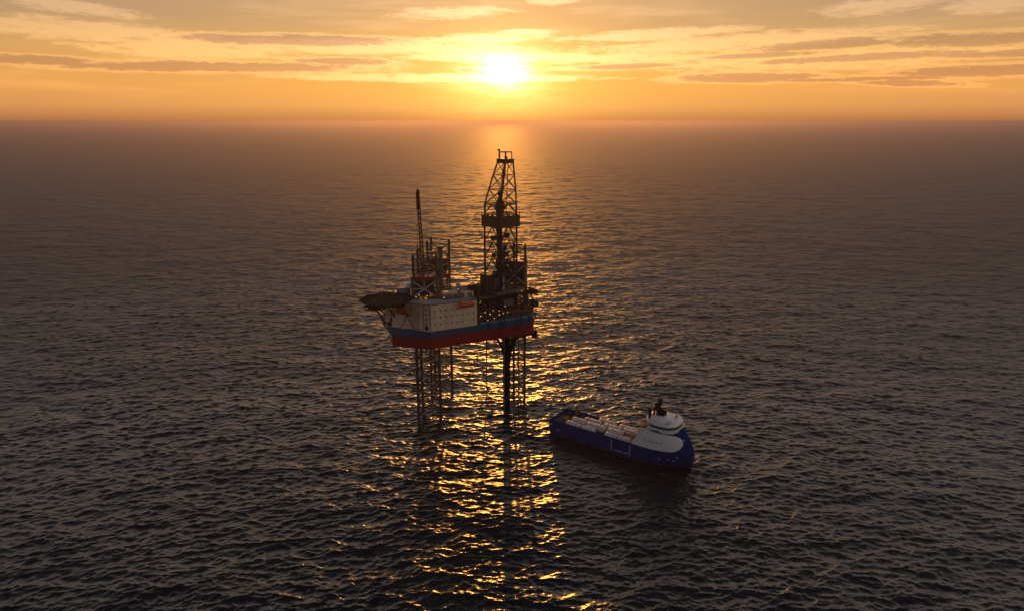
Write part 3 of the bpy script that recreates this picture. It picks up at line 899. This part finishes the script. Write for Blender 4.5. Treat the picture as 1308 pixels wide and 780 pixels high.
# --- under the hull
cond = MB().tube((-2.5, 335, -5), (-2.5, 335, 47), 1.45, n=16)
cond_o = cond.build('conductor', M['black'], rig)
MB().tube((-4.0, 333.6, -5), (-4.0, 333.6, 47), .38, n=8).build('riser_pipe', M['mid'], cond_o)
cb = MB()
for sx, sy in ((-1, -.3), (1, .25), (-.5, 1), (.6, -1)):
    pts = []
    for t in range(7):
        a = t / 6
        rr = 1.3 + 5.6 * (a ** 2.2)
        pts.append((-2.5 + sx * rr, 335 + sy * rr * .8, 29.0 + 15.6 * a))
    cb.path(pts, .62, 7)
    cb.tube((-2.5 + sx * 1.2, 335 + sy, 39.5), (-2.5 + sx * 3.9, 335 + sy * 3, 43.2), .25, n=6)
cb.build('conductor_brace', M['black'], cond_o)
tn = MB().box((-1.5, 337, 45.3), (13, 10, 1.2), .3); tn.box((7.0, 338.5, 44.6), (7, 6, 2.6), .2); tn.box((11.6, 338, 43.6), (2.8, 4, 3.4)); tn.beam((5.5, 336, 43), (11.5, 338, 45.6), .6)
tn.build('tensioner_frame', M['black'], rig)
for x, y, r_, zb in ((-14.3, 362.5, .32, -5), (-18.8, 349.5, .16, 22)):
    MB().tube((x, y, zb), (x, y, 46.4), r_, n=8).build('caisson_pipe', M['leg'], rig)
sx0, sy0 = 3.0, 335.5
stl = MB()
for d in (0.0, 2.9):
    stl.tube((sx0 + .4 + d, sy0 + d * .2, -5), (sx0 + .4 + d, sy0 + d * .2, 46), .3, n=7)
for i in range(34):
    z = 9 + i * 1.08
    stl.tube((sx0 + .4, sy0, z), (sx0 + 3.3, sy0 + .58, z + (.9 if i % 2 else -.2)), .12, n=5)
stl.build('ladder_tower', M['leg'], rig)
MB().box((-27, 334, 45.6), (22, 16, .8), HR).build('keel_plate', M['grey'], rig)

# --- lifeboats hang in davits, each a thing of its own
def lifeboat(label, p, rz, s=1.0):
    t = thing('lifeboat', label, 'lifeboat', p, rz, 'orange lifeboats along the cream block')
    rgs = []
    for x, w_, zb, zt in ((-4.3, .25, .9, 1.5), (-3.7, 1.0, .35, 2.0), (-2, 1.45, .05, 2.35), (0, 1.55, 0, 2.45), (2, 1.45, .05, 2.4), (3.6, .95, .35, 2.0), (4.4, .2, 1.0, 1.5)):
        rgs.append([(x * s, w_ * math.cos(a) * s, ((zb + zt) / 2 + (zt - zb) / 2 * math.sin(a)) * s) for a in [2 * math.pi * i / 12 for i in range(12)]])
    MB().loft(rgs, smooth=True).build('boat_hull', M['orange'], t, world=False)
    MB().box((-2.6 * s, 0, 2.55 * s), (1.5 * s, 1.3 * s, .9 * s)).build('conning_hatch', M['orange'], t, world=False)
    g_ = MB()
    for sy in (-1, 1):
        g_.beam((-3.6 * s, sy * 1.5 * s, 1.2 * s), (3.5 * s, sy * 1.5 * s, 1.2 * s), .12)
    g_.build('rubbing_strip', M['black'], t, world=False)
    return t
lp1 = uvz(17.6, -2.2, 64.9)
lifeboat('bright orange lifeboat slung at the top of the windowed cream wall', lp1, HR, .98)
lwp = L0 + LD * 11.6 + LN * 2.2
lifeboat('red orange lifeboat tucked under the dark helideck beside the cream block', (lwp.x, lwp.y, 62.6), math.atan2(LD.y, LD.x), .95)
dv = MB()
for u in (14.4, 20.8):
    dv.beam(uvz(u, .5, 66.8), uvz(u, -2.2, 68.6), .3); dv.beam(uvz(u, -2.2, 68.6), uvz(u, -2.2, 67.2), .14); dv.beam(uvz(u, .4, 64.6), uvz(u, -1.2, 64.7), .25)
dv.build('davit', M['mid'], rig)
dv = MB()
for u in (8.6, 14.6):
    a = L0 + LD * u; b = a + LN * 2.2
    dv.beam((a.x, a.y, 65.0), (b.x, b.y, 65.9), .28); dv.beam((b.x, b.y, 65.9), (b.x, b.y, 64.6), .12); dv.beam((a.x, a.y, 62.3), (b.x, b.y, 62.45), .25)
dv.build('davit', M['yellow'], rig)

# --- loose loads on deck
def container(label, p, rz, mt, s=(6.0, 2.4, 2.6)):
    t = thing('cargo_container', label, 'container', p, rz, 'containers on the rig')
    MB().box((0, 0, s[2] / 2), (s[0] - .1, s[1] - .1, s[2] - .1)).build('shell', M[mt], t, world=False)
    f_ = MB()
    for x in (-1, 1):
        for y in (-1, 1):
            f_.beam((x * s[0] / 2, y * s[1] / 2, 0), (x * s[0] / 2, y * s[1] / 2, s[2]), .18)
    f_.build('corner_post', M['dark'], t, world=False)
    d_ = MB().box((s[0] / 2, 0, s[2] / 2), (.12, s[1] * .8, s[2] * .8)); d_.build('door', M[mt], t, world=False)
    return t
container('blue grey container on the block roof beside the white radome', (-53.6, 323.0, 67.42), .3, 'blue', (4.6, 2.6, 4.4))

# ------------------------------------------------------------------ the supply ship
SH = R(-36.6)
ship = thing('supply_ship', 'blue supply ship with a tall inverted bow and white rounded bridge', 'ship', (52.3, 297.2, 0), SH)
def B(mb, nm, mt, parent=ship, label=None):
    return mb.build(nm, mt if isinstance(mt, list) else M[mt], parent, label, world=False)
# sections: (x, half beam at keel, at water, at deck, deck height, extra x lean at the top)
stations = [(-36, 6.5, 7.6, 8.4, 7.4), (-34, 7.4, 8.2, 8.5, 7.4), (-20, 8.2, 8.5, 8.5, 7.4), (0, 8.3, 8.5, 8.5, 7.4), (8, 8.1, 8.5, 8.5, 7.5),
            (11.5, 7.8, 8.35, 8.5, 8.2), (14, 7.4, 8.1, 8.5, 13.5), (17, 6.7, 7.7, 8.4, 15.8), (20, 5.8, 7.0, 8.2, 16.8), (24, 4.3, 5.6, 7.6, 17.3),
            (28, 2.7, 3.9, 6.3, 17.6), (31, 1.5, 2.4, 4.7, 17.7), (33.5, .7, 1.2, 2.6, 17.75), (35.2, .12, .25, .35, 17.8)]
def lean(x, z):
    # the bow leans forward up to z=6, then back to the top
    if x < 14: return x
    k = (x - 14) / 21.2
    zz = max(z, 0)
    prof = .9 * math.sin(min(zz, 7) / 7 * math.pi / 2) - (max(zz - 7, 0) / 10.8) ** 1.5 * 5.6
    return x + prof * k ** 1.2
def section(st):
    x, bk, bw_, bd, hd_ = st
    pts = []
    zs = [-3.0, 0.0, .35, 2.5, 5.0, 7.4 * min(1, hd_ / 7.4)] + ([hd_ * .45 + 4.1, hd_ * .7 + 2.22, hd_] if hd_ > 8 else [7.4, 7.4, hd_])
    zs = sorted(zs)
    for z in zs:
        t = min(1.0, max(0, (z + 3) / 3)) if z < 0 else 0
        if z < 0: b = bk
        else:
            a = min(z / 9.0, 1.0); b = bw_ + (bd - bw_) * (a * a * (3 - 2 * a))
        pts.append((lean(x, z), -b, z))
    return pts
secs = [section(s_) for s_ in stations]
npt = len(secs[0])
hbm = MB()
for sgn in (1, -1):
    for band, (i0, i1, mi) in enumerate(((0, 2, 1), (2, npt - 1, 0))):
        for a, b in zip(secs[:-1], secs[1:]):
            for i in range(i0, i1):
                q = [a[i], b[i], b[i + 1], a[i + 1]]
                hbm.add([(x, y * sgn, z) for x, y, z in q], [(0, 1, 2, 3)], mi, True)
# transom and bow closing
for sec in (secs[0], secs[-1]):
    for i in range(npt - 1):
        hbm.add([sec[i], (sec[i][0], -sec[i][1], sec[i][2]), (sec[i + 1][0], -sec[i + 1][1], sec[i + 1][2]), sec[i + 1]], [(0, 1, 2, 3)], 1 if i < 2 else 0)
# foredeck
tops = [s_[-1] for s_ in secs]
for a, b in zip(tops[5:-1], tops[6:]):
    hbm.add([a, b, (b[0], -b[1], b[2]), (a[0], -a[1], a[2])], [(0, 1, 2, 3)], 0)
shull = hbm.build('hull', [M['navy'], M['boot']], ship, None, world=False)
bpy.context.view_layer.update()
bmx = bmesh.new(); bmx.from_mesh(shull.data); bmesh.ops.remove_doubles(bmx, verts=bmx.verts, dist=.002); bmesh.ops.recalc_face_normals(bmx, faces=bmx.faces); bmx.to_mesh(shull.data); bmx.free()
B(MB().prism([(-35.8, -8.2), (12, -8.2), (12, 8.2), (-35.8, 8.2)], 4.7, 4.9), 'cargo_deck', 'mid')
bwk = MB()
for sgn in (-1, 1):
    bwk.prism([(-35.9, sgn * 8.1), (12, sgn * 8.1), (12, sgn * 7.7), (-35.9, sgn * 7.7)][::sgn], 4.8, 7.25)
    bwk.beam((-36, sgn * 8.25, 7.42), (11, sgn * 8.25, 7.42), .75, .12)
B(bwk, 'cargo_rail', 'navy')
fr = MB()
for x in range(-34, 10, 4):
    fr.beam((x, -7.55, 4.9), (x, -7.55, 7.3), .25); fr.beam((x, 7.55, 4.9), (x, 7.55, 7.3), .25)
B(fr, 'rail_post', 'brown')
# hull surface points for things painted or set on the side
def side(x, z, out=.06):
    for a, b in zip(stations[:-1], stations[1:]):
        pass
    best = None
    lo, hi = 0, len(stations) - 1
    def at(xs):
        for a, b in zip(stations[:-1], stations[1:]):
            if a[0] <= xs <= b[0]:
                t = (xs - a[0]) / (b[0] - a[0])
                bw2 = a[2] + (b[2] - a[2]) * t; bd2 = a[3] + (b[3] - a[3]) * t
                k_ = min(max(z, 0) / 9.0, 1.0)
                return bw2 + (bd2 - bw2) * (k_ * k_ * (3 - 2 * k_))
        return .2
    xs = x
    for _ in range(8):
        xs -= lean(xs, z) - x
        xs = max(-36, min(35.2, xs))
    return (x, -(at(xs) + out), z)
# white rounded side panel of the deckhouse
def panel_edges(x):
    t = (x - 9.0) / 22.8
    ztop = 7.9 + 8.8 * min(1.0, max(0, (x - 9.0) / 6.5)) ** .8
    if x > 15.5: ztop = 16.7 - (x - 15.5) * .10
    zbot = 7.75 + max(0, x - 20) * .05
    r0 = 26.8
    if x > r0:
        c_ = ((15.6 + 8.15) / 2)
        k_ = math.sqrt(max(0, 1 - ((x - r0) / 5.0) ** 2))
        ztop = min(ztop, c_ + 3.75 * k_); zbot = max(zbot, c_ - 3.75 * k_)
    return zbot, ztop
for sgn in (1, -1):
    pn = MB()
    xsn = [9.0 + i * .5 for i in range(36)] + [26.8 + 5.0 * math.sin(i / 12 * math.pi / 2) for i in range(1, 13)]
    rings_ = []
    for x in xsn:
        zb, zt = panel_edges(x)
        col_ = []
        for k_ in range(9):
            z = zb + (zt - zb) * k_ / 8
            p = side(x, z, .10); col_.append((p[0], p[1] * sgn, p[2]))
        rings_.append(col_)
    pn.loft(rings_, smooth=True, caps=False, closed=False)
    ed = []
    for a, b in zip(rings_[:-1], rings_[1:]):      # rim returns to the hull so the panel has thickness
        for kk in (0, 8):
            pn.add([a[kk], b[kk], (b[kk][0], b[kk][1] - .4 * (-1 if sgn == 1 else 1), b[kk][2]), (a[kk][0], a[kk][1] - .4 * (-1 if sgn == 1 else 1), a[kk][2])], [(0, 1, 2, 3)])
    B(pn, 'side_panel', 'white')
# lettering
def letters(txt, x0, z0, size, mt, nm, gap, zstep=0.0):
    cu = bpy.data.curves.new(nm, 'FONT'); cu.body = txt; cu.size = 1.0; cu.space_character = gap
    tmp = bpy.data.objects.new('tmp', cu); COL.objects.link(tmp)
    bpy.context.view_layer.update()
    dg = bpy.context.evaluated_depsgraph_get()
    me_ = bpy.data.meshes.new_from_object(tmp.evaluated_get(dg))
    bpy.data.objects.remove(tmp)
    for v_ in me_.vertices:
        x = x0 + v_.co.x * size; z = z0 + v_.co.y * size + (x - x0) * zstep
        p = side(x, z, .15); v_.co = p
    me_.materials.clear(); me_.materials.append(M[mt])
    o = bpy.data.objects.new(nm, me_); COL.objects.link(o); o.parent = ship
    return o
letters("TARMK", 15.2, 10.9, 1.75, 'black', 'name_lettering', 1.9, 0.0)
mk = MB()
for i, wd_ in enumerate((.7, .5, .9, .6, .4, .8, .7, .5)):
    x = .6 + i * .96
    mk.loft([[side(q, 1.75, .10), side(q, 2.35, .10), side(q, 2.35, .02), side(q, 1.75, .02)] for q in (x, x + wd_)])
B(mk, 'hull_marking', 'lightgrey')
for x in (-.9, 8.6):
    mk = MB()
    zs = [1.2 + i * .55 for i in range(11)]
    mk.loft([[side(x - .22, z, .10), side(x + .22, z, .10), side(x + .22, z, .02), side(x - .22, z, .02)] for z in zs])
    B(mk, 'hull_marking', 'lightgrey')
for x, z in ((22.5, 3.3), (26.0, 3.6), (28.4, 3.4), (31.8, 13.6), (-34.5, 5.2), (-30.5, 3.2), (30.0, 5.4)):
    p = side(x, z, .05)
    B(MB().box(p, (.55, .12, .55)), 'thruster_mark', 'white')
# deckhouse behind the bridge
dh = MB().prism([(9.2, -6.6), (20, -7.4), (20, 7.4), (9.2, 6.6)], 4.9, 15.6, top=[(11.5, -6.4), (20, -7.2), (20, 7.2), (11.5, 6.4)])
deckh = B(dh, 'deckhouse', 'white')
for y in (-5, -2.5, 0, 2.5, 5):
    B(MB().box((10.4, y, 11.2), (1.0, 1.1, 1.0)), 'window', 'glass', deckh)
B(MB().box((12.4, -3.2, 15.9), (3.0, 4.2, 1.0)).box((11.8, 3.4, 16.0), (2.4, 3.8, 1.2)), 'roof_locker', 'brown')
# bridge
def ell(cx, a, b, z, n_=36, pw=2.6):
    out = []
    for i in range(n_):
        t = 2 * math.pi * i / n_
        c_, s_ = math.cos(t), math.sin(t)
        out.append((cx + a * math.copysign(abs(c_) ** (2 / pw), c_), b * math.copysign(abs(s_) ** (2 / pw), s_), z))
    return out
br = MB().loft([ell(21.6, 7.3, 7.4, 16.2), ell(21.8, 7.7, 7.7, 16.9), ell(21.8, 7.8, 7.75, 18.0)], smooth=False)
bridge = B(br, 'bridge', 'white')
B(MB().loft([ell(21.5, 7.2, 7.2, 18.0), ell(21.4, 7.3, 7.3, 19.3)]), 'window_band', 'glass', bridge)
mul_ = MB()
for p, q in zip(ell(21.5, 7.25, 7.25, 18.0), ell(21.4, 7.35, 7.35, 19.3)):
    mul_.beam(p, q, .14)
B(mul_, 'window_mullion', 'grey', bridge)
rf = MB().loft([ell(21.0, 7.7, 7.7, 19.3), ell(21.0, 7.95, 7.9, 19.7), ell(20.9, 7.8, 7.8, 20.2)], smooth=False)
rf.loft([ell(19.8, 5.6, 5.4, 20.15), ell(19.6, 5.0, 4.8, 21.6), ell(19.4, 4.2, 4.2, 21.9)], smooth=False)
B(rf, 'bridge_roof', 'white', bridge)
rr_ = MB()
pts = ell(20.9, 7.6, 7.6, 21.1)
for p, q in zip(pts, pts[1:] + pts[:1]):
    rr_.beam(p, q, .08); rr_.beam((p[0], p[1], 20.2), p, .07)
B(rr_, 'roof_rail', 'grey', bridge)
ws = MB()
for y in (-5, -2.4, 2.4, 5):
    ws.box((24.6, y, 20.6), (1.0, .8, .8))
B(ws, 'roof_unit', 'grey', bridge)
ms = MB()
ms.tube((18.4, 0, 21.6), (18.0, 0, 28.6), .7, .4, n=8); ms.beam((18.1, -3.0, 25.6), (18.1, 3.0, 25.6), .45); ms.beam((18.1, -2.0, 27.6), (18.1, 2.0, 27.6), .35)
for y, h_, x in ((-2.8, 28.2, 18.1), (2.8, 27.4, 18.1), (1.4, 29.2, 18.1), (-1.4, 29.8, 18.1), (0, 30.6, 18.0)):
    ms.beam((x, y, 25.4), (x, y, h_), .28)
ms.ball((18.1, 1.8, 28.2), .6, 10, 6); ms.ball((18.2, -2.2, 26.4), .7, 10, 6)
ms.beam((18.1, -2.6, 21.8), (18.1, -.4, 26.5), .35); ms.beam((18.1, 2.6, 21.8), (18.1, .4, 26.5), .35); ms.beam((21.4, 0, 21.8), (18.2, 0, 26), .35)
mast = B(ms, 'mast', 'black')
for y in (-3.4, 3.4):
    ex = MB().tube((15.6, y, 16), (15.2, y, 24.8), .85, .7, n=12); ex.tube((16.9, y * .8, 20), (16.9, y * .8, 25.6), .4, n=8)
    B(ex, 'exhaust', 'black', mast)
B(MB().box((19.4, 0, 22.6), (3.4, 3.4, 1.8)), 'mast_base', 'black', mast)
# rescue boat in its bay and stair frame
aft = MB()
for y in (-6, -2, 2, 6):
    aft.beam((9.0, y, 4.9), (9.0, y, 10.5), .3)
for z in (8.0, 10.5):
    aft.beam((9.0, -6.4, z), (9.0, 6.4, z), .3)
B(aft, 'deck_frame', 'brown')
# stern crane
ck = MB().tube((-29.5, 7.2, 4.9), (-29.5, 7.2, 10.4), .55, n=10)
crn = B(ck, 'deck_crane', 'brown')
B(MB().beam((-29.5, 7.2, 10.2), (-26.4, 6.4, 12.2), .5).beam((-26.4, 6.4, 12.2), (-22.6, 5.4, 10.4), .4), 'crane_arm', 'brown', crn)
wn2 = MB().tube((-31.5, -1.6, 5.9), (-31.5, 1.6, 5.9), 1.0, n=14).box((-31.5, 0, 5.2), (2.2, 4.2, .6))
B(wn2, 'towing_winch', 'brown')
B(MB().tube((-35.4, -4.5, 5.1), (-35.4, 4.5, 5.1), .55, n=12), 'stern_roller', 'mid')
# lamps along the rail
for x in (-16.5, 3.0, 5.0):
    B(MB().ball((x, -8.3, 7.9), .2, 8, 5).tube((x, -8.3, 7.4), (x, -8.3, 7.8), .05, n=5), 'rail_lamp', 'brown')

# cargo on the deck: long covered tubes, every one a thing
CS, SS = math.cos(SH), math.sin(SH)
def sw(x, y, z):
    return (52.3 + x * CS - y * SS, 297.2 + x * SS + y * CS, z)
def tube_cargo(x0, x1, y, z, label, r=1.65):
    t = thing('cargo_tube', label, 'cargo tube', sw((x0 + x1) / 2, y, z), SH + RNG.uniform(-.012, .012), 'covered tubes on the ship deck')
    L_ = (x1 - x0) / 2
    rgs = []
    for k_ in range(15):
        a = k_ / 14
        x = -L_ + 2 * L_ * a
        e = min(1.0, (1 - abs(2 * a - 1)) * L_ / .9)
        rr = r * (0.55 + .45 * math.sqrt(max(0, 1 - (1 - e) ** 2))) * (1 + .03 * math.sin(k_ * 2.1 + x0))
        rgs.append([(x, rr * 1.05 * math.copysign(abs(math.cos(q)) ** .75, math.cos(q)), r + rr * math.copysign(abs(math.sin(q)) ** .8, math.sin(q))) for q in [2 * math.pi * i / 18 for i in range(18)]])
    MB().loft(rgs, smooth=True).build('cover', M['cargo'], t, world=False)
    s_ = MB()
    for fx in (-.45, .45):
        x = fx * L_
        pts = [(x, (r * 1.1) * math.cos(q), r + r * 1.06 * math.sin(q)) for q in [2 * math.pi * i / 14 for i in range(15)]]
        s_.path(pts, .07, 5)
    s_.build('strap', M['mid'], t, world=False)
    c_ = MB()
    for fx in (-.6, .6):
        c_.box((fx * L_, 0, .12), (.5, 2.6, .25))
    c_.build('cradle', M['brown'], t, world=False)
for q in (
    (-27.5, -19.5, -5.6, 4.92, 'pale covered tube nearest the stern, beside the near rail'),
    (-19.0, -11.5, -5.6, 4.92, 'pale covered tube second from the stern beside the near rail'),
    (-6.0, .5, -5.6, 4.92, 'pale covered tube amidships beside the near rail'),
    (1.0, 7.6, -5.6, 4.92, 'pale covered tube beside the near rail, next to the white deckhouse'),
    (-26.5, -19.0, -1.6, 5.6, 'pale covered tube at the stern end of the raised second row'),
    (-18.3, -8.0, -1.8, 5.3, 'longest pale covered tube in the middle of the ship deck'),
    (-6.6, 1.6, -1.8, 5.4, 'pale covered tube in the second row just forward of amidships'),
    (-22.0, -12.5, 2.2, 5.3, 'pale covered tube in the third row toward the stern'),
    (-11.0, -1.5, 2.2, 5.0, 'pale covered tube in the third row amidships'),
    (-.4, 7.4, 2.2, 5.5, 'pale covered tube in the third row near the white deckhouse'),
    (-16.0, -6.0, 5.9, 4.92, 'pale covered tube beside the far rail amidships'),
    (-4.6, 6.0, 5.9, 4.92, 'pale covered tube beside the far rail near the white deckhouse')):
    tube_cargo(*q)
cb_ = thing('cargo_basket', 'rusty open cargo basket against the white deckhouse on the ship', 'basket', sw(5.2, -1.8, 4.92), SH)
b1_ = MB().box((0, 0, 1.3), (4.4, 2.6, 2.2)); b1_.build('bin', M['brown'], cb_, world=False)
f1_ = MB()
for x in (-2.2, 0, 2.2):
    for y in (-1.3, 1.3):
        f1_.beam((x, y, 0), (x, y, 3.0), .16)
for y in (-1.3, 1.3):
    f1_.beam((-2.2, y, 3.0), (2.2, y, 3.0), .16)
f1_.build('frame', M['yellow'], cb_, world=False)
rb_ = thing('rescue_boat', 'small orange rescue boat on the deckhouse behind the ship bridge', 'boat', sw(12.2, 0.2, 16.7), SH + math.pi / 2)
rgs = [[(x, w_ * math.cos(q), .7 + h_ * math.sin(q)) for q in [2 * math.pi * i / 10 for i in range(10)]] for x, w_, h_ in ((-2.6, .4, .3), (-2, .9, .6), (0, 1.1, .7), (1.8, .8, .6), (2.8, .15, .25))]
MB().loft(rgs, smooth=True).build('boat_hull', M['orange'], rb_, world=False)
MB().box((-.8, 0, 1.5), (1.0, .8, .7)).build('console', M['black'], rb_, world=False)
